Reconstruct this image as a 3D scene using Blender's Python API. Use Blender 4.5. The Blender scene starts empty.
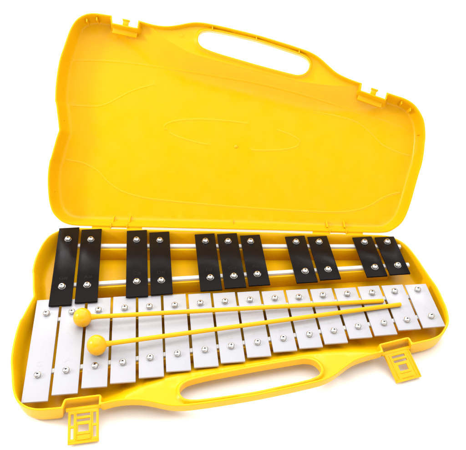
import bpy, bmesh, math, random
import numpy as np
from mathutils import Vector, Matrix
from mathutils.geometry import delaunay_2d_cdt

random.seed(4)
U = 0.0255            # one bar pitch = 25.5 mm; everything below is laid out in bar pitches
DZ = 0.802            # lifts the layout so that the case stands on z = 0
C = bpy.context.scene.collection

# ------------------------------------------------------------------ materials
def principled(name, col, rough=0.4, metal=0.0, spec=0.5):
    m = bpy.data.materials.new(name); m.use_nodes = True
    b = m.node_tree.nodes['Principled BSDF']
    b.inputs['Base Color'].default_value = (*col, 1)
    b.inputs['Roughness'].default_value = rough
    b.inputs['Metallic'].default_value = metal
    b.inputs['Specular IOR Level'].default_value = spec
    return m, m.node_tree, b

def grain(nt, b, scale, strength, dist, rough=None, col=None, wave=0):
    """fine surface grain: bump, and optional roughness / colour variation"""
    N, L = nt.nodes, nt.links
    tc = N.new('ShaderNodeTexCoord')
    n = N.new('ShaderNodeTexNoise'); n.inputs['Scale'].default_value = scale; n.inputs['Detail'].default_value = 3
    L.new(tc.outputs['Object'], n.inputs['Vector'])
    bp = N.new('ShaderNodeBump'); bp.inputs['Strength'].default_value = strength; bp.inputs['Distance'].default_value = dist
    L.new(n.outputs['Fac'], bp.inputs['Height']); L.new(bp.outputs['Normal'], b.inputs['Normal'])
    if wave:                                             # slight sink and flow of moulded plastic
        nw = N.new('ShaderNodeTexNoise'); nw.inputs['Scale'].default_value = 9; nw.inputs['Detail'].default_value = 2
        L.new(tc.outputs['Object'], nw.inputs['Vector'])
        b2 = N.new('ShaderNodeBump'); b2.inputs['Strength'].default_value = .5; b2.inputs['Distance'].default_value = wave
        L.new(nw.outputs['Fac'], b2.inputs['Height']); L.new(b2.outputs['Normal'], bp.inputs['Normal'])
    if rough:
        n2 = N.new('ShaderNodeTexNoise'); n2.inputs['Scale'].default_value = 55; n2.inputs['Detail'].default_value = 6
        L.new(tc.outputs['Object'], n2.inputs['Vector'])
        mr = N.new('ShaderNodeMapRange'); mr.inputs['To Min'].default_value = rough[0]; mr.inputs['To Max'].default_value = rough[1]
        mr.inputs['From Min'].default_value = .3; mr.inputs['From Max'].default_value = .7
        L.new(n2.outputs['Fac'], mr.inputs['Value']); L.new(mr.outputs['Result'], b.inputs['Roughness'])
    if col:
        n3 = N.new('ShaderNodeTexNoise'); n3.inputs['Scale'].default_value = 22; n3.inputs['Detail'].default_value = 5
        L.new(tc.outputs['Object'], n3.inputs['Vector'])
        mx = N.new('ShaderNodeMix'); mx.data_type = 'RGBA'
        mx.inputs['A'].default_value = (*col[0], 1); mx.inputs['B'].default_value = (*col[1], 1)
        L.new(n3.outputs['Fac'], mx.inputs['Factor']); L.new(mx.outputs['Result'], b.inputs['Base Color'])

M = {}
m, nt, b = principled('yellow_plastic', (.74, .385, .0008), .30, 0, .19)
grain(nt, b, 420, .05, .0006, (.20, .40), ((.74, .392, .0008), (.734, .387, .0008)), .0005); M['yellow'] = m
m, nt, b = principled('yellow_ball_plastic', (.74, .365, .001), .28, 0, .32)
grain(nt, b, 90, .04, .0006); M['ball'] = m
m, nt, b = principled('white_enamel', (.36, .356, .374), .26, 0, .25)
grain(nt, b, 160, .04, .0005, (.24, .30), ((.386, .381, .402), (.378, .373, .394))); M['white'] = m
m, nt, b = principled('black_enamel', (.006, .004, .004), .22, 0, .06)
grain(nt, b, 200, .06, .0005, (.15, .30)); M['black'] = m
m, nt, b = principled('bright_steel', (.50, .49, .48), .26, 1.0)
grain(nt, b, 700, .12, .0003, (.18, .42)); M['steel'] = m
m, nt, b = principled('socket_shade_steel', (.22, .215, .21), .45, 1.0); M['socket'] = m  # bolt steel coloured darker, to stand in for shade inside the recess
m, nt, b = principled('white_rail_plastic', (.56, .54, .51), .5, 0, .3)
grain(nt, b, 150, .08, .0006); M['rail'] = m
m, nt, b = principled('stamped_grey', (.37, .366, .385), .4, 0, .25); M['stamp_w'] = m
m, nt, b = principled('stamped_dark_grey', (.011, .0085, .0085), .35, 0, .05); M['stamp_b'] = m
m, nt, b = principled('white_paper', (.88, .88, .88), .9, 0, .1)
grain(nt, b, 60, .02, .0005); M['paper'] = m

# ------------------------------------------------------------------ helpers
def link_mesh(name, bm, mats, parent=None, smooth=35, recalc=True):
    if recalc: bmesh.ops.recalc_face_normals(bm, faces=bm.faces[:])
    me = bpy.data.meshes.new(name); bm.to_mesh(me); bm.free()
    for q in (mats if isinstance(mats, (list, tuple)) else [mats]): me.materials.append(q)
    if smooth is not None:
        me.shade_smooth(); me.set_sharp_from_angle(angle=math.radians(smooth))
        if 'ridge' in me.attributes:                     # crisp edges along the moulded lines
            fl = [d.value for d in me.attributes['ridge'].data]; at = me.attributes['sharp_edge'].data
            for e in me.edges:
                if fl[e.vertices[0]] and fl[e.vertices[1]]: at[e.index].value = True
    o = bpy.data.objects.new(name, me); C.objects.link(o)
    if parent: o.parent = parent
    return o

def W(x, y, z): return Vector((x * U, y * U, (z + DZ) * U))

def box(bm, c, s, ax=None, mi=0, bevel=0):
    """box centred on c (world metres) with full sizes s along the axes ax"""
    ax = ax or (Vector((1, 0, 0)), Vector((0, 1, 0)), Vector((0, 0, 1)))
    vs = []
    for i in (-1, 1):
        for j in (-1, 1):
            for k in (-1, 1):
                vs.append(bm.verts.new(c + ax[0] * (i * s[0] / 2) + ax[1] * (j * s[1] / 2) + ax[2] * (k * s[2] / 2)))
    fs = [(0, 1, 3, 2), (4, 6, 7, 5), (0, 4, 5, 1), (2, 3, 7, 6), (0, 2, 6, 4), (1, 5, 7, 3)]
    faces = [bm.faces.new([vs[q] for q in f]) for f in fs]
    for f in faces: f.material_index = mi
    if bevel:
        es = list({e for f in faces for e in f.edges})
        bmesh.ops.recalc_face_normals(bm, faces=faces)
        bmesh.ops.bevel(bm, geom=es, offset=bevel, segments=2, affect='EDGES', profile=.5)

def lathe(bm, prof, org, ax, seg=32, mi=0):
    """surface of revolution: prof = [(radius, height)], about axis ax through org"""
    ax = ax.normalized(); a = ax.orthogonal().normalized(); c = ax.cross(a)
    rings = []
    for r, h in prof:
        if r < 1e-9: rings.append([bm.verts.new(org + ax * h)])
        else: rings.append([bm.verts.new(org + ax * h + (a * math.cos(t) + c * math.sin(t)) * r) for t in [2 * math.pi * k / seg for k in range(seg)]])
    for p, q in zip(rings, rings[1:]):
        for k in range(seg):
            k2 = (k + 1) % seg
            if len(p) == 1 and len(q) == 1: continue
            if len(p) == 1: f = bm.faces.new((p[0], q[k], q[k2]))
            elif len(q) == 1: f = bm.faces.new((p[k], q[0], p[k2]))
            else: f = bm.faces.new((p[k], q[k], q[k2], p[k2]))
            f.material_index = mi

def catmull(P, step=.06, closed=False):
    P = [np.array(p, float) for p in P]; n = len(P); out = []
    rng = range(n) if closed else range(n - 1)
    for i in rng:
        p1, p2 = P[i], P[(i + 1) % n]
        p0 = P[(i - 1) % n] if closed or i > 0 else 2 * p1 - p2
        p3 = P[(i + 2) % n] if closed or i + 2 < n else 2 * p2 - p1
        k = max(1, int(np.linalg.norm(p2 - p1) / step))
        d1, d0, d2 = [max(np.linalg.norm(b - a), 1e-6) ** .5 for a, b in ((p1, p2), (p0, p1), (p2, p3))]
        m1 = ((p1 - p0) / d0 - (p2 - p0) / (d0 + d1) + (p2 - p1) / d1) * d1
        m2 = ((p2 - p1) / d1 - (p3 - p1) / (d1 + d2) + (p3 - p2) / d2) * d1
        for t in np.arange(k) / k:
            out.append((2*t**3-3*t**2+1)*p1 + (t**3-2*t**2+t)*m1 + (-2*t**3+3*t**2)*p2 + (t**3-t**2)*m2)
    if not closed: out.append(P[-1])
    return np.array(out)

def straight(P, step=.06):
    out = []
    for a, b in zip(P, P[1:]):
        a = np.array(a, float); b = np.array(b, float); k = max(1, int(np.linalg.norm(b - a) / step))
        out += [a + (b - a) * t for t in np.arange(k) / k]
    return np.array(out)

# ------------------------------------------------------------------ the case outline, in the plane of the rim
# x along the hinge, r away from the hinge; lid and base are mirror images of each other
outl = np.concatenate([
    straight([(6.6, .05), (-6.6, .05)], .12),
    catmull([(-6.6, .05), (-7.0, .08), (-7.35, .19), (-7.6, .37), (-7.82, .62), (-7.98, 1.05), (-8.06, 1.6), (-8.09, 2.0), (-8.08, 2.5), (-8.02, 3.0)])[:-1],
    catmull([(-7.98, 3.06), (-7.87, 3.5), (-7.75, 3.98), (-7.64, 4.34)])[:-1],
    catmull([(-7.64, 4.34), (-7.72, 4.9), (-7.81, 5.5), (-7.825, 5.6)])[:-1],
    catmull([(-7.86, 5.66), (-7.855, 6.2), (-7.8, 6.9), (-7.7, 7.55), (-7.52, 8.15), (-7.28, 8.88), (-7.08, 9.25), (-6.9, 9.44), (-6.6, 9.61), (-6.3, 9.67), (-6.0, 9.66), (-5.40, 9.58)])[:-1],
    straight([(-5.40, 9.58), (-5.36, 9.25), (-4.25, 9.05), (-4.21, 9.40)], .05),
    catmull([(-4.21, 9.40), (-3.6, 9.24), (-3.2, 9.18), (-2.8, 9.18), (-2.4, 9.24), (-2.0, 9.33), (-1.65, 9.38), (-1.28, 9.37), (-.7, 9.28), (0, 9.14), (1.2, 8.87), (2.2, 8.6), (2.95, 8.38), (3.63, 8.15), (4.05, 7.9), (4.42, 7.58), (4.83, 7.25), (5.4, 6.99), (5.97, 6.80)])[:-1],
    straight([(5.97, 6.80), (5.93, 6.48), (7.02, 6.12), (7.09, 6.42)], .05),
    catmull([(7.09, 6.42), (7.55, 6.28), (7.9, 6.17), (8.3, 5.95), (8.6, 5.6), (8.8, 5.2), (8.88, 4.7), (8.89, 4.25)])[:-1],
    catmull([(8.87, 4.18), (8.83, 3.7), (8.75, 3.2), (8.62, 2.75), (8.45, 2.1), (8.28, 1.45), (8.08, .87), (7.9, .55), (7.65, .31), (7.3, .11), (6.95, .06), (6.6, .05)])[:-1]])
hole = catmull([(-1.5, 8.62), (-1.46, 8.82), (-1.33, 8.97), (-1.05, 9.03), (-.6, 8.98), (.4, 8.79), (1.2, 8.62), (2.1, 8.36), (2.8, 8.15), (3.25, 7.99), (3.5, 7.82), (3.58, 7.6), (3.52, 7.38), (3.35, 7.2), (3.05, 7.13), (2.8, 7.17), (2.1, 7.33), (1.2, 7.55), (.4, 7.76), (-.6, 8.03), (-1.05, 8.18), (-1.3, 8.3), (-1.44, 8.45)], .07, True)
stepc = catmull([(-4.1, 9.55), (-3.7, 9.25), (-3.35, 8.95), (-3.0, 8.66), (-2.3, 8.28), (-1.97, 8.09), (-.49, 7.70), (1.05, 7.37), (2.3, 7.09), (3.28, 6.87), (3.83, 6.80), (4.48, 6.74), (5.08, 6.72), (5.8, 6.74), (6.3, 6.80)], .1)

def seg_dist(P, A):
    """distance of points P to the closed polyline A"""
    B = np.roll(A, -1, 0); D = B - A; L2 = (D ** 2).sum(1) + 1e-12
    out = np.full(len(P), 1e9)
    for s in range(0, len(P), 4000):
        Q = P[s:s + 4000, None, :] - A[None]
        t = np.clip((Q * D).sum(2) / L2, 0, 1)
        out[s:s + 4000] = np.sqrt(((Q - t[..., None] * D) ** 2).sum(2).min(1))
    return out

def inside(P, A):
    x, y = P[:, 0][:, None], P[:, 1][:, None]
    B = np.roll(A, -1, 0)
    c = ((A[:, 1] > y) != (B[:, 1] > y)) & (x < (B[:, 0] - A[:, 0]) * (y - A[:, 1]) / (B[:, 1] - A[:, 1] + 1e-15) + A[:, 0])
    return c.sum(1) % 2 == 1

def inside_big(P, A): return np.concatenate([inside(P[s:s + 5000], A) for s in range(0, len(P), 5000)])
def sdf(P, A): return seg_dist(P, A) * np.where(inside_big(P, A), 1, -1)
def gdist(P):
    """signed distance to the crease of the handle platform, positive on the handle side"""
    A, B = stepc[:-1], stepc[1:]; D = B - A; L2 = (D ** 2).sum(1); d = np.full(len(P), 9.)
    for s in range(0, len(P), 4000):
        Q = P[s:s + 4000, None, :] - A[None]; t = np.clip((Q * D).sum(2) / L2, 0, 1)
        d[s:s + 4000] = np.sqrt(((Q - t[..., None] * D) ** 2).sum(2).min(1))
    up = (P[:, 1] > np.interp(P[:, 0], stepc[:, 0], stepc[:, 1])) & (P[:, 0] > -4.05) & (P[:, 0] < 6.25)
    return np.where(up, d, -d)

GX = np.arange(-8.4, 9.2, .06); GY = np.arange(-.2, 10.0, .06)
gp = np.stack(np.meshgrid(GX, GY), -1).reshape(-1, 2)
S_OUT = sdf(gp, outl).reshape(len(GY), len(GX)); S_HOLE = sdf(gp, hole).reshape(len(GY), len(GX))
S_STEP = gdist(gp).reshape(len(GY), len(GX))

def s_eff(P, s):
    """distance from the outline, stretched where the walls stand steeper (front and right)"""
    rf = 9.6 - (P[:, 0] + 7) * .215
    kf = np.clip((rf - .35 - P[:, 1]) / .8, 0, 1)
    kx = np.clip((P[:, 0] - 1) / 5, 0, 1)
    k = (.52 + (1 - .52) * kf) * (1 - .25 * kx * kf)
    return np.where(s > .07, .07 + (s - .07) / k, s)
S_EFF = s_eff(gp, S_OUT.ravel()).reshape(S_OUT.shape)

def contours(F, lev, step=.085):
    """iso-lines of the field F: lists of points, evenly spaced"""
    G = F - lev; G = np.where(np.abs(G) < 1e-9, 1e-9, G); pts, nb = {}, {}
    def ep(i, j, d):
        k = (i, j, d)
        if k not in pts:
            a = G[j, i]; b = G[j, i + 1] if d == 0 else G[j + 1, i]; t = a / (a - b)
            pts[k] = np.array((GX[i] + (t * .06 if d == 0 else 0), GY[j] + (t * .06 if d == 1 else 0)))
        return k
    s = G > 0
    mix = (s[:-1, :-1] != s[1:, :-1]) | (s[:-1, :-1] != s[:-1, 1:]) | (s[:-1, :-1] != s[1:, 1:])
    for j, i in zip(*np.nonzero(mix)):
        e = []
        if s[j, i] != s[j, i + 1]: e.append(ep(i, j, 0))
        if s[j, i + 1] != s[j + 1, i + 1]: e.append(ep(i + 1, j, 1))
        if s[j + 1, i] != s[j + 1, i + 1]: e.append(ep(i, j + 1, 0))
        if s[j, i] != s[j + 1, i]: e.append(ep(i, j, 1))
        for a, b in zip(e[::2], e[1::2]): nb.setdefault(a, []).append(b); nb.setdefault(b, []).append(a)
    seen, out = set(), []
    for st in sorted(nb, key=lambda k: len(nb[k])):
        if st in seen: continue
        ch = [st]; seen.add(st); cur = st
        while True:
            nx = [k for k in nb[cur] if k not in seen]
            if not nx: break
            cur = nx[0]; seen.add(cur); ch.append(cur)
        closed = len(ch) > 3 and st in nb[cur]
        P = np.array([pts[k] for k in ch])
        if closed: P = np.vstack([P, P[:1]])
        d = np.concatenate([[0], np.cumsum(np.linalg.norm(np.diff(P, axis=0), axis=1))])
        if d[-1] < .15: continue
        n = max(4, int(d[-1] / step)); t = np.linspace(0, d[-1], n + 1)
        out.append((np.stack([np.interp(t, d, P[:, 0]), np.interp(t, d, P[:, 1])], 1)[:n if closed else n + 1], closed))
    return out

IN_PROF = [(0, .02), (.02, 0), (.07, 0), (.095, .03), (.17, .30), (.25, .58), (.30, .70), (.36, .77), (.45, .80)]
OUT_PROF = [(0, .02), (.03, .25), (.07, .5), (.12, .70), (.17, .80), (.24, .87), (.34, .90)]
FLOOR, PLAT = .80, .20

def ramp(g):
    """0 on the tray floor, 1 on the handle platform; the floor climbs gently and creases at the top"""
    t = np.clip((g + 1.3) / 1.3, 0, 1)
    return .4 * t * t + .6 * t * t * (3 - 2 * t)

def depth_in(P):
    s = s_eff(P, np.clip(sdf(P, outl), 0, 9)); h = -sdf(P, hole); g = gdist(P)
    w = np.interp(s, *zip(*IN_PROF))
    fl = FLOOR + (PLAT - FLOOR) * ramp(g)
    lip = np.interp(h, [0, .02, .065, .09, .14, .22], [.115, .10, .10, .115, .17, .9])
    return np.minimum(np.minimum(w, fl), lip)

def depth_out(P):
    s = np.clip(sdf(P, outl), 0, 9); g = gdist(P)
    w = np.interp(s, *zip(*OUT_PROF))
    return np.minimum(w, .90 + (.41 - .90) * ramp(g + .05))

def cdt_surface(rings, extra, lines, depthf):
    """constrained triangulation inside the outline and outside the hole -> (points, faces, depth)"""
    V, E = [], []
    def add(P, closed):
        b0 = len(V); V.extend(map(tuple, P)); n = len(P)
        for k in range(n - 1): E.append((b0 + k, b0 + k + 1))
        if closed: E.append((b0 + n - 1, b0))
    add(outl, True); add(hole, True)
    for P, c in rings: add(P, c)
    for P in lines: add(P, False)
    V.extend(map(tuple, extra))
    vs, es, fs, *_ = delaunay_2d_cdt([Vector(v) for v in V], E, [], 0, 1e-4)
    P = np.array([(v.x, v.y) for v in vs]); cen = np.array([P[list(f)].mean(0) for f in fs])
    ok = inside_big(cen, outl) & ~inside_big(cen, hole)
    return P, [f for f, k in zip(fs, ok) if k], depthf(P)

def grid_pts(step, jit=.25):
    rs = np.random.RandomState(3)
    x, y = np.meshgrid(np.arange(-8, 9, step), np.arange(.3, 9.7, step)); P = np.stack([x, y], -1).reshape(-1, 2)
    P = P + rs.uniform(-jit, jit, P.shape) * step
    s = sdf(P, outl); h = -sdf(P, hole)
    return P[(s > .5) & (h > .12)]

def ring_set(F, prof, hl, gl):
    R = []
    for lev in prof: R += [(p, c) for p, c in contours(F, lev)]
    for lev in hl: R += [(p, c) for p, c in contours(-S_HOLE, lev, .07)]
    for lev in gl:
        for p, c in contours(S_STEP, lev, .1):
            k = (sdf(p, outl) > .03) & (-sdf(p, hole) > .03)
            idx = np.nonzero(k)[0]
            if len(idx) > 3:
                for run in np.split(idx, np.nonzero(np.diff(idx) > 1)[0] + 1):
                    if len(run) > 2: R.append((p[run], False))
    return R

RI = ring_set(S_EFF, [.02, .07, .095, .13, .17, .25, .30, .36, .45], [.02, .065, .09, .14, .18], [-1.3, -1.1, -.9, -.7, -.5, -.3, -.15, 0])
RO = ring_set(S_OUT, [.03, .07, .12, .17, .24, .34], [], [-1.35, -1.1, -.8, -.5, -.25, -.05])

# raised lines moulded into the lid floor
LINES = [catmull(p, .12) for p in (
    [(-7.4, 7.69), (-6.03, 7.70), (-5.11, 7.67), (-3.72, 7.53), (-2.33, 7.33), (-.47, 7.05), (1.39, 6.75), (2.79, 6.44), (4.19, 6.09), (5.35, 5.78), (6.66, 5.41), (7.92, 4.99), (8.42, 4.78)],
    [(-7.5, 3.08), (-6.68, 2.94), (-6.01, 2.59), (-5.58, 2.15), (-4.94, 1.72), (-4.03, 1.45), (-3.10, 1.33), (-.38, 1.14), (1.75, 1.04), (3.84, .97), (5.45, .99), (6.10, 1.11), (6.65, 1.33), (7.2, 1.68), (7.75, 1.9), (8.0, 1.94)],
    [(3.9, 5.58), (4.9, 5.42), (5.9, 5.14), (6.5, 4.70), (7.05, 4.17), (7.57, 3.91), (8.04, 3.74), (8.4, 3.66)],
    [(-7.2, 5.60), (-6.4, 5.58), (-5.9, 5.63), (-5.43, 5.83), (-4.57, 6.32), (-3.5, 6.68)])]
a = np.radians(-5.4)
def ell(t0, t1):
    t = np.radians(np.arange(t0, t1 + .1, 3)); q = np.stack([3.15 * np.cos(t), .62 * np.sin(t)], 1)
    return q @ np.array([[np.cos(a), np.sin(a)], [-np.sin(a), np.cos(a)]]) + [.15, 4.42]
LINES += [stepc[(stepc[:, 0] > -3.65) & (stepc[:, 0] < 5.9)] - [0, .04]]
LINES += [ell(78, 190), ell(205, 252), ell(288, 352), ell(5, 50)]
def ridge_lines():
    L = []
    for c in LINES:
        d = np.gradient(c, axis=0); n = np.stack([-d[:, 1], d[:, 0]], 1); n /= np.linalg.norm(n, axis=1)[:, None]
        for o in (-.05, -.015, .015, .05): L.append(c + n * o)
    return L
def ridge_height(P):
    dmin = np.full(len(P), 9.)
    for c in LINES:
        A, B = c[:-1], c[1:]; D = B - A; L2 = (D ** 2).sum(1)
        for s in range(0, len(P), 4000):
            Q = P[s:s + 4000, None, :] - A[None]; t = np.clip((Q * D).sum(2) / L2, 0, 1)
            dmin[s:s + 4000] = np.minimum(dmin[s:s + 4000], np.sqrt(((Q - t[..., None] * D) ** 2).sum(2).min(1)))
    return .009 * np.clip(1 - (dmin - .015) / .035, 0, 1), dmin < .075

# hinge frame
SL = -.119
ux = Vector((math.cos(SL), math.sin(SL), 0)); nx = Vector((-math.sin(SL), math.cos(SL), 0)); zx = Vector((0, 0, 1))
TH = math.radians(49.56)
vl = nx * math.cos(TH) + zx * math.sin(TH)              # up the open lid
nl = -(nx * math.sin(TH)) + zx * math.cos(TH)           # out of the open lid
O = W(0, 4.3219, .10)
def base_pt(x, r, d): return O + (ux * x - nx * r - zx * d) * U
def lid_pt(x, r, d): return O + (ux * x + vl * r - nl * d) * U
base_ax = (ux, -nx, zx); lid_ax = (ux, vl, nl)

def half_shell(bm, fpt, ridges):
    lines = ridge_lines() if ridges else []
    P, F, D = cdt_surface(RI, grid_pts(.33), lines, depth_in)
    if ridges:
        rh, flag = ridge_height(P); D = D - np.where(D > .13, rh, 0); flag = flag & (D > .13)
    Q, G, E = cdt_surface(RO, grid_pts(.5), [], depth_out)
    lay = bm.verts.layers.int.new('ridge')
    for pp, ff, dd in ((P, F, D), (Q, G, E)):
        vs = {}
        for f in ff:
            for k in f:
                if k not in vs:
                    vs[k] = bm.verts.new(fpt(pp[k, 0], pp[k, 1], dd[k]))
                    if ridges and pp is P and flag[k]: vs[k][lay] = 1
            bm.faces.new([vs[k] for k in f])
    # wall of the handle hole
    n = len(hole); hi = depth_in(hole * 1.0); rows = []
    for t in (0, .08, .5, .92, 1):
        rows.append([bm.verts.new(fpt(hole[k, 0], hole[k, 1], .115 + (.41 - .115) * t)) for k in range(n)])
    for p, q in zip(rows, rows[1:]):
        for k in range(n): bm.faces.new((p[k], p[(k + 1) % n], q[(k + 1) % n], q[k]))
    bmesh.ops.remove_doubles(bm, verts=bm.verts[:], dist=2e-5)
    bmesh.ops.recalc_face_normals(bm, faces=bm.faces[:])

def cells(bm, xs, ys, filled, z0, z1, org, ax, bevel=0):
    """plate with openings: the grid cells listed in filled, extruded from z0 to z1 (all in bar pitches)"""
    vt = {}
    def v(i, j, k):
        q = (i, j, k)
        if q not in vt: vt[q] = bm.verts.new(org + (ax[0] * xs[i] + ax[1] * ys[j] + ax[2] * (z0, z1)[k]) * U)
        return vt[q]
    fs = []
    for (i, j) in filled:
        fs.append(bm.faces.new((v(i, j, 1), v(i + 1, j, 1), v(i + 1, j + 1, 1), v(i, j + 1, 1))))
        fs.append(bm.faces.new((v(i, j + 1, 0), v(i + 1, j + 1, 0), v(i + 1, j, 0), v(i, j, 0))))
        for (a1, b1, di, dj) in (((i, j), (i + 1, j), 0, -1), ((i + 1, j), (i + 1, j + 1), 1, 0), ((i + 1, j + 1), (i, j + 1), 0, 1), ((i, j + 1), (i, j), -1, 0)):
            if (i + di, j + dj) not in filled:
                fs.append(bm.faces.new((v(*a1, 0), v(*b1, 0), v(*b1, 1), v(*a1, 1))))
    if bevel:
        bmesh.ops.recalc_face_normals(bm, faces=fs)
        es = [e for e in {e for f in fs for e in f.edges} if len(e.link_faces) == 2 and e.calc_face_angle(0) > .5]
        bmesh.ops.bevel(bm, geom=es, offset=bevel, segments=2, affect='EDGES', profile=.5)

# ------------------------------------------------------------------ the instrument
root = bpy.data.objects.new('glockenspiel', None); C.objects.link(root); root.empty_display_size = .05
root['label'] = 'open yellow plastic glockenspiel case with black and white metal bars on white surface'
root['category'] = 'glockenspiel'

WR = dict(bu=[(-7.2, 4.02), (7.62, 2.74)], bl=[(-7.2, 1.53), (7.62, 1.55)],
          wu=[(-7.7, -.25), (7.75, -.25)], wl=[(-7.75, -2.83), (7.75, -1.31)])

# base tray with the ribs that carry the rails
bm = bmesh.new()
half_shell(bm, base_pt, False)
def bar_between(bm, p, q, w, z0, z1, ext=0, bevel=0, mi=0):
    a0, b0 = Vector((*p, 0)), Vector((*q, 0)); d = (b0 - a0).normalized(); L = (b0 - a0).length + 2 * ext
    n = Vector((-d.y, d.x, 0)); c = (a0 + b0) / 2
    box(bm, W(c.x, c.y, (z0 + z1) / 2), (L * U, w * U, (z1 - z0) * U), (d, n, zx), mi, bevel)
for k, (p, q) in WR.items():
    bar_between(bm, p, q, .36, -.72, (-.10 if k[0] == 'b' else -.18), -.9, .02 * U)
case_base = link_mesh('case_base', bm, M['yellow'], root, 38, recalc=False)

# lid
bm = bmesh.new()
half_shell(bm, lid_pt, True)
for x, r in ((-6.55, 9.28), (-6.1, 9.36), (7.8, 5.9), (8.2, 5.6)):
    box(bm, lid_pt(x, r + .08, .38), (.05 * U, .14 * U, .56 * U), lid_ax)
for x, r, w in ((-7.46, 8.0, .14), (-7.55, 4.86, .12), (-7.9, 1.6, .12), (8.56, 2.96, .1), (8.70, 4.6, .1)):   # small ribs on the end walls
    box(bm, lid_pt(x, r, .5), (w * U, .04 * U, .3 * U), lid_ax)
for x in (-.85, 1.15, 3.1):                                # webs across the hollow handle
    rr = np.interp(x, [-.85, 1.15, 3.1], [9.17, 8.76, 8.2])
    box(bm, lid_pt(x, rr, .12), (.05 * U, .22 * U, .14 * U), lid_ax)
lathe(bm, [(a_ * U, b_ * U) for a_, b_ in ((.085, -.02), (.08, .015), (.05, .04), (0, .05))], lid_pt(.35, 3.89, FLOOR), nl, 20)      # moulding stub
for x, r, q in ((-2.25, 8.82, .10),):              # ejector marks
    lathe(bm, [(a_ * U, b_ * U) for a_, b_ in ((q, -.01), (q, .008), (q - .03, .012), (0, .012))], lid_pt(x, r, FLOOR if r < 8.7 and x != -4.6 else (FLOOR if x == -4.6 else PLAT)), nl, 24)
for x, r in ((-5.2, .40), (-4.45, .42), (.25, .36), (4.6, .42), (5.4, .42)):                         # gussets at the hinge wall
    c = lid_pt(x, r + .02, .55); h = .035
    vs = [bm.verts.new(lid_pt(x + dx, rr, dd)) for dx in (-h, h) for rr, dd in ((r - .16, .40), (r + .16, .81), (r - .16, .81))]
    bm.faces.new(vs[:3]); bm.faces.new(vs[3:][::-1])
    for i in range(3): bm.faces.new((vs[i], vs[3 + i], vs[3 + (i + 1) % 3], vs[(i + 1) % 3]))
lid = link_mesh('lid', bm, M['yellow'], root, 38, recalc=False)

# latch niches: hook on the lid, swinging latch plate on the base
LN = [((-5.36, 9.25), (-4.25, 9.05)), ((5.93, 6.48), (7.02, 6.12))]
for (p, q) in LN:
    d = (Vector((*q, 0)) - Vector((*p, 0))); L = d.length; d.normalize(); n = Vector((-d.y, d.x, 0))
    mid = (Vector((*p, 0)) + Vector((*q, 0))) / 2
    bm = bmesh.new()
    lx = ux * d.x + vl * d.y; ln = ux * n.x + vl * n.y
    c = lid_pt(mid.x, mid.y, .17)
    box(bm, c + ln * .12 * U, (.26 * U, .30 * U, .22 * U), (lx, ln, nl), 0, .02 * U)
    box(bm, c + ln * .25 * U + nl * .06 * U, (.34 * U, .08 * U, .16 * U), (lx, ln, nl), 0, .015 * U)
    c2 = lid_pt(mid.x, mid.y, .40)                       # ledge along the foot of the niche
    box(bm, c2 - ln * .24 * U + nl * .0 * U, (L * 1.0 * U, .26 * U, .20 * U), (lx, ln, nl), 0, .02 * U)
    link_mesh('latch_catch', bm, M['yellow'], lid, 38)
    # latch plate, hanging out of its niche and sloping to the table
    bx = ux * d.x - nx * d.y; bn = ux * n.x - nx * n.y
    dn = (bn * .93 - zx * .40).normalized(); up = bx.cross(dn).normalized()
    if up.z < 0: up = -up
    # the plate leans along the case's front-back axis rather than square to the slanting rim
    bm = bmesh.new()
    left = mid.x < 0
    xs = [-.52, -.43, -.33, -.27, -.18, .18, .27, .33, .43, .52]
    ys = [0, .15, .24, .33, .42, .53, .62, .76, .98, 1.15]
    op = {(i, j) for i in (3, 4, 5) for j in (1, 3)} | {(4, j) for j in (5, 6)}
    if left: op |= {(i, j) for i in (1, 7) for j in (1, 2, 3, 4, 6, 7)}
    filled = {(i, j) for i in range(9) for j in range(9)} - op
    org = base_pt(mid.x, mid.y, .34) + bn * .20 * U
    sh = ux * (-.06 if left else .07)
    dn2 = (dn + sh).normalized()
    cells(bm, xs, ys, filled, -.045, .045, org, (bx, dn2, up), .012 * U)
    # raised frame and knuckle
    lathe(bm, [(0, -.60 * U), (.075 * U, -.60 * U), (.075 * U, .60 * U), (0, .60 * U)], org - dn2 * .02 * U, bx, 20)
    box(bm, org + dn2 * 1.12 * U + up * .05 * U, (1.02 * U, .05 * U, .05 * U), (bx, dn2, up), 0, .012 * U)
    for q_ in (.84, 1.02):
        box(bm, org + dn2 * q_ * U + up * .05 * U, (.46 * U, .035 * U, .04 * U), (bx, dn2, up), 0, .01 * U)
    for sx in (-1, 1):
        box(bm, org + bx * sx * (.25 if left else .36) * U + dn2 * .56 * U + up * .05 * U, (.04 * U, .92 * U, .035 * U), (bx, dn2, up), 0, .01 * U)
        if not left: box(bm, org + bx * sx * .49 * U + dn2 * .56 * U + up * .05 * U, (.05 * U, 1.0 * U, .05 * U), (bx, dn2, up), 0, .012 * U)
    link_mesh('latch', bm, M['yellow'], case_base, 38)

# two moulded hinges
for x0, x1, s0, s1 in ((-6.05, -3.80, -5.13, -4.53), (3.88, 6.15, 4.72, 5.33)):
    bm = bmesh.new()
    for a0, a1 in ((x0, s0 - .06), (s1 + .06, x1)):
        box(bm, base_pt((a0 + a1) / 2, .025, .05), ((a1 - a0) * U, .15 * U, .06 * U), base_ax, 0, .01 * U)
        box(bm, lid_pt((a0 + a1) / 2, .05, .06), ((a1 - a0) * U, .12 * U, .06 * U), lid_ax, 0, .01 * U)
    box(bm, lid_pt((s0 + s1) / 2, .06, .06), ((s1 - s0 + .1) * U, .10 * U, .06 * U), lid_ax, 0, .01 * U)
    for xx in (s0 - .06, s1 + .06):
        box(bm, lid_pt(xx, .10, .05), (.05 * U, .22 * U, .16 * U), lid_ax, 0, .01 * U)
    link_mesh('hinge', bm, M['yellow'], root, 38)

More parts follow.
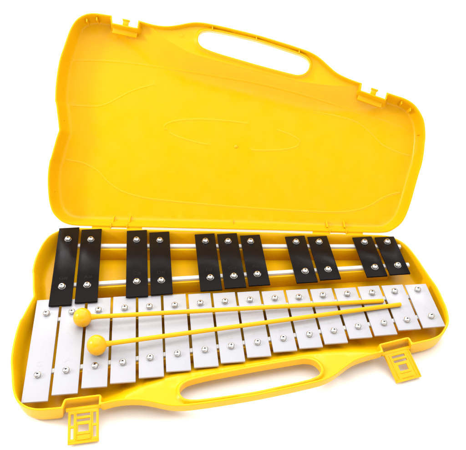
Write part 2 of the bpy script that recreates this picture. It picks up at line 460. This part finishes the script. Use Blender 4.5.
# rails the bars are bolted to
for k, (p, q) in WR.items():
    bm = bmesh.new(); top = .02 if k[0] == 'b' else -.075
    bar_between(bm, p, q, .19, (-.104 if k[0] == 'b' else -.184), top, 0, .02 * U)
    link_mesh('support_rail', bm, M['rail'], root, 38)

# bolt: dished washer, button head with a socket
bm = bmesh.new()
lathe(bm, [(0, 0), (.165, 0), (.17, .008), (.165, .02), (.10, .026)], Vector(), zx, 36)
lathe(bm, [(.10, .02), (.135, .022), (.148, .035), (.148, .06), (.138, .088), (.118, .108), (.092, .118)], Vector(), zx, 36)
ringp = [(.092 * math.cos(2 * math.pi * k / 36), .092 * math.sin(2 * math.pi * k / 36)) for k in range(36)]
hw, hl = .017, .055
crossp = [(hw, hl), (hw, hw), (hl, hw), (hl, -hw), (hw, -hw), (hw, -hl), (-hw, -hl), (-hw, -hw), (-hl, -hw), (-hl, hw), (-hw, hw), (-hw, hl)]
cv, ce, cf, *_ = delaunay_2d_cdt([Vector(q) for q in ringp + crossp], [(k, (k + 1) % 36) for k in range(36)] + [(36 + k, 36 + (k + 1) % 12) for k in range(12)], [], 0, 1e-5)
cen = np.array([np.mean([tuple(cv[k]) for k in f], axis=0) for f in cf]); incross = inside(cen, np.array(crossp))
top = [bm.verts.new((v.x, v.y, .118 + .012 * (1 - (v.length / .092) ** 2))) for v in cv]
for f, k in zip(cf, incross):
    if not k: bm.faces.new([top[q] for q in f])
lowp = [bm.verts.new((x, y, .062)) for x, y in crossp]; upp = [bm.verts.new((x, y, .118 + .012 * (1 - (math.hypot(x, y) / .092) ** 2))) for x, y in crossp]
for k in range(12): bm.faces.new((upp[k], upp[(k + 1) % 12], lowp[(k + 1) % 12], lowp[k])).material_index = 1
bm.faces.new(lowp).material_index = 1
for v in bm.verts: v.co = Vector((v.co.x * .9 * U, v.co.y * .9 * U, v.co.z * 1.05 * U))
bolt_src = link_mesh('bolt', bm, [M['steel'], M['socket']], None, 30)
bolt_me = bolt_src.data; bpy.data.objects.remove(bolt_src)

def letters(txt, size, mat, parent, loc):
    cu = bpy.data.curves.new('note_letter', 'FONT'); cu.body = txt; cu.size = size * U; cu.align_x = 'CENTER'; cu.align_y = 'CENTER'
    cu.extrude = .0018 * U; cu.resolution_u = 3
    t = bpy.data.objects.new('tmp', cu); C.objects.link(t); bpy.context.view_layer.update()
    me = bpy.data.meshes.new_from_object(t.evaluated_get(bpy.context.evaluated_depsgraph_get()))
    bpy.data.objects.remove(t); bpy.data.curves.remove(cu)
    me.name = 'note_letter'; me.materials.clear(); me.materials.append(mat)
    o = bpy.data.objects.new('note_letter', me); C.objects.link(o); o.parent = parent; o.location = loc
    return o

def tone_bar(name, x, w, y0, y1, zt, ybolts, txt, mat, smat):
    bm = bmesh.new()
    jx, jz = random.uniform(-.006, .006), random.uniform(-.006, .006)
    tw = random.uniform(-.003, .003)
    ax = (Vector((math.cos(tw), math.sin(tw), 0)), Vector((-math.sin(tw), math.cos(tw), 0)), zx)
    box(bm, W(x + jx, (y0 + y1) / 2, zt - .036 + jz), (2 * w * U, (y1 - y0) * U, .072 * U), ax, 0, .014 * U)
    o = link_mesh(name, bm, mat, root, 30)
    for dx, y in ybolts:
        s = bpy.data.objects.new('bolt', bolt_me); C.objects.link(s); s.parent = o
        s.location = W(x + dx, y, zt + jz - .001); s.rotation_euler = (random.uniform(-.04, .04), random.uniform(-.04, .04), random.uniform(0, 6))
    letters(txt, .36 if len(txt) == 1 else .27, smat, o, W(x + jx, ybolts[0][1] + .50, zt + jz + .001))
    return o

# ends of every bar, and its two bolts as (offset across the bar, position along it)
WB= [-4.118, -3.893, -3.688, -3.577, -3.431, -3.245, -3.145, -3.028, -2.856, -2.695, -2.606, -2.483, -2.304, -2.257, -2.066, -2.03]
WT= [0.767, 0.704, 0.677, 0.689, 0.625, 0.61, 0.582, 0.539, 0.519, 0.471, 0.465, 0.429, 0.388, 0.399, 0.378, 0.329]
BT= [5.088, 4.891, 4.642, 4.449, 4.163, 4.092, 3.908, 3.675, 3.575, 3.37, 3.296]
BB= [0.306, 0.386, 0.516, 0.57, 0.619, 0.679, 0.737, 0.734, 0.828, 0.831, 0.884]
US = [(0.0, -0.02), (-0.02, -0.03), (-0.0, -0.02), (0.02, -0.0), (-0.01, -0.01), (-0.01, -0.02), (0.01, 0.01), (0.0, 0.01), (0.01, 0.01), (0.02, 0.01), (-0.0, -0.01), (0.0, 0.01), (0.01, -0.0), (0.04, -0.03), (-0.0, -0.02), (-0.02, -0.01)]
LS = [(-0.01, -3.0), (-0.02, -2.89), (-0.01, -2.77), (-0.01, -2.71), (-0.02, -2.58), (-0.01, -2.49), (0.01, -2.39), (0.0, -2.31), (0.01, -2.21), (0.01, -2.11), (0.04, -2.0), (0.02, -1.9), (0.01, -1.77), (0.06, -1.69), (0.02, -1.6), (0.04, -1.5)]
BU = [(0.01, 4.27), (0.0, 4.16), (-0.01, 3.97), (-0.0, 3.86), (-0.0, 3.65), (-0.01, 3.54), (-0.02, 3.46), (-0.02, 3.26), (0.0, 3.17), (0.01, 3.0), (0.03, 2.92)]
BL = [(-0.01, 1.33), (0.0, 1.31), (0.0, 1.35), (0.0, 1.33), (0.02, 1.33), (0.0, 1.33), (-0.01, 1.36), (0.02, 1.37), (0.01, 1.39), (0.03, 1.36), (0.04, 1.39)]
notes = 'GABCDEFGABCDEFGA'
for i in range(16):
    x = i - 7.5
    tone_bar('white_bar', x, .450, WB[i], WT[i], 0, (LS[i], US[i]), notes[i], M['white'], M['stamp_w'])
for k, i in enumerate((0, 1, 3, 4, 6, 7, 8, 10, 11, 13, 14)):
    tone_bar('black_bar', i - 7.0, .4456, BB[k], BT[k], .1126, (BL[k], BU[k]), notes[i] + '#', M['black'], M['stamp_b'])

# ------------------------------------------------------------------ mallets lying across the white bars
def mallet(p, q, rh, label, group):
    hc, tp = W(*p), W(*q); d = (tp - hc).normalized(); L = (tp - hc).length
    r = bpy.data.objects.new('mallet', None); C.objects.link(r); r.empty_display_size = .03
    r.location = W(p[0], p[1], 0.0); r['label'] = label; r['category'] = 'mallet'; r['group'] = group
    bm = bmesh.new()
    prof = [(rh * U * math.cos(t) * 1.0, rh * .95 * U * math.sin(t)) for t in [math.radians(-90 + 180 * k / 28) for k in range(29)]]
    prof[14] = (prof[14][0] + .006 * U, prof[14][1])
    prof[0] = (0, prof[0][1]); prof[-1] = (0, prof[-1][1])
    lathe(bm, prof, hc - r.location, d, 48)
    link_mesh('head', bm, M['ball'], r, 60)
    bm = bmesh.new()
    lathe(bm, [(0, rh * .6 * U), (.115 * U, rh * .6 * U), (.115 * U, rh * 1.0 * U), (.10 * U, rh * 1.25 * U), (.088 * U, rh * 1.6 * U), (.084 * U, L * .5), (.088 * U, L - .03 * U), (.075 * U, L), (0, L)], hc - r.location, d, 24)
    link_mesh('shaft', bm, M['yellow'], r, 40)
mallet((-6.04, -.68, .372), (5.85, -.57, .092), .37, 'yellow ball-headed mallet across white bars, nearer the black bars, upper one of the pair', 'mallets lying across the white bars')
mallet((-5.44, -2.11, .382), (6.50, -.82, .092), .38, 'yellow ball-headed mallet slanting over white bars, lower one, its head nearer the front edge', 'mallets lying across the white bars')

# ------------------------------------------------------------------ white sheet it stands on
bm = bmesh.new()
bmesh.ops.create_grid(bm, x_segments=8, y_segments=8, size=4)
g = link_mesh('table_surface', bm, M['paper'], None, None); g['kind'] = 'structure'

# ------------------------------------------------------------------ studio light
w = bpy.data.worlds.new('World'); bpy.context.scene.world = w; w.use_nodes = True
wn, wl = w.node_tree.nodes, w.node_tree.links
bg = wn['Background']; bg.inputs['Color'].default_value = (1, 1, 1, 1); bg.inputs['Strength'].default_value = 1.2
# a white studio that is dim behind the camera, where its light does not reach
tcw = wn.new('ShaderNodeTexCoord'); dt = wn.new('ShaderNodeVectorMath'); dt.operation = 'DOT_PRODUCT'
dt.inputs[1].default_value = Vector((-.12, -.73, .67)).normalized()
wl.new(tcw.outputs['Generated'], dt.inputs[0])
mrw = wn.new('ShaderNodeMapRange'); mrw.interpolation_type = 'SMOOTHSTEP'
mrw.inputs['From Min'].default_value = .72; mrw.inputs['From Max'].default_value = .97; mrw.inputs['To Min'].default_value = 1; mrw.inputs['To Max'].default_value = .12
wl.new(dt.outputs['Value'], mrw.inputs['Value']); wl.new(mrw.outputs['Result'], bg.inputs['Color'])

def lamp(name, loc, target, size, energy, col=(1, 1, 1)):
    l = bpy.data.lights.new(name, 'AREA'); l.shape = 'RECTANGLE'; l.size, l.size_y = size; l.energy = energy; l.color = col
    o = bpy.data.objects.new(name, l); C.objects.link(o); o.location = loc
    o.rotation_euler = (Vector(target) - Vector(loc)).to_track_quat('-Z', 'Y').to_euler()
    return o
lamp('softbox_overhead', (0, .1, 1.9), (0, 0, 0), (2.6, 2.2), 42)
lamp('softbox_key', (-1.3, .12, .72), (0, 0, 0), (.26, .26), 12)
lamp('added_fill_front', (.2, -1.5, .45), (0, -.25, 0), (2.0, .4), 6.5)  # added low fill, lightens the sheet under the handle and latches
lamp('added_fill_back', (.1, 1.15, .75), (0, .35, 0), (1.4, .5), 14)  # added lamp, whitens the sheet seen through the hinge gap

# ------------------------------------------------------------------ camera
cam = bpy.data.cameras.new('camera'); co = bpy.data.objects.new('camera', cam); C.objects.link(co)
R = [[0.9937429897585538, -0.1092637753371505, 0.023158102357372437], [-0.051959905221280425, -0.6357922556983395, -0.7701093272003944], [0.09886879464784322, 0.7640874524494702, -0.6374914324536372]]
co.matrix_world = Matrix(((R[0][0], -R[1][0], -R[2][0]), (R[0][1], -R[1][1], -R[2][1]), (R[0][2], -R[1][2], -R[2][2]))).to_4x4()
co.location = W(-2.69545511, -18.7365895, 19.63668156)
cam.sensor_fit = 'HORIZONTAL'; cam.sensor_width = 36; cam.lens = 36 * 674.93 / 466
cam.clip_start = .01; cam.clip_end = 50
sc = bpy.context.scene; sc.camera = co
sc.view_settings.view_transform = 'Standard'; sc.view_settings.look = 'None'; sc.view_settings.exposure = 0; sc.view_settings.gamma = 1
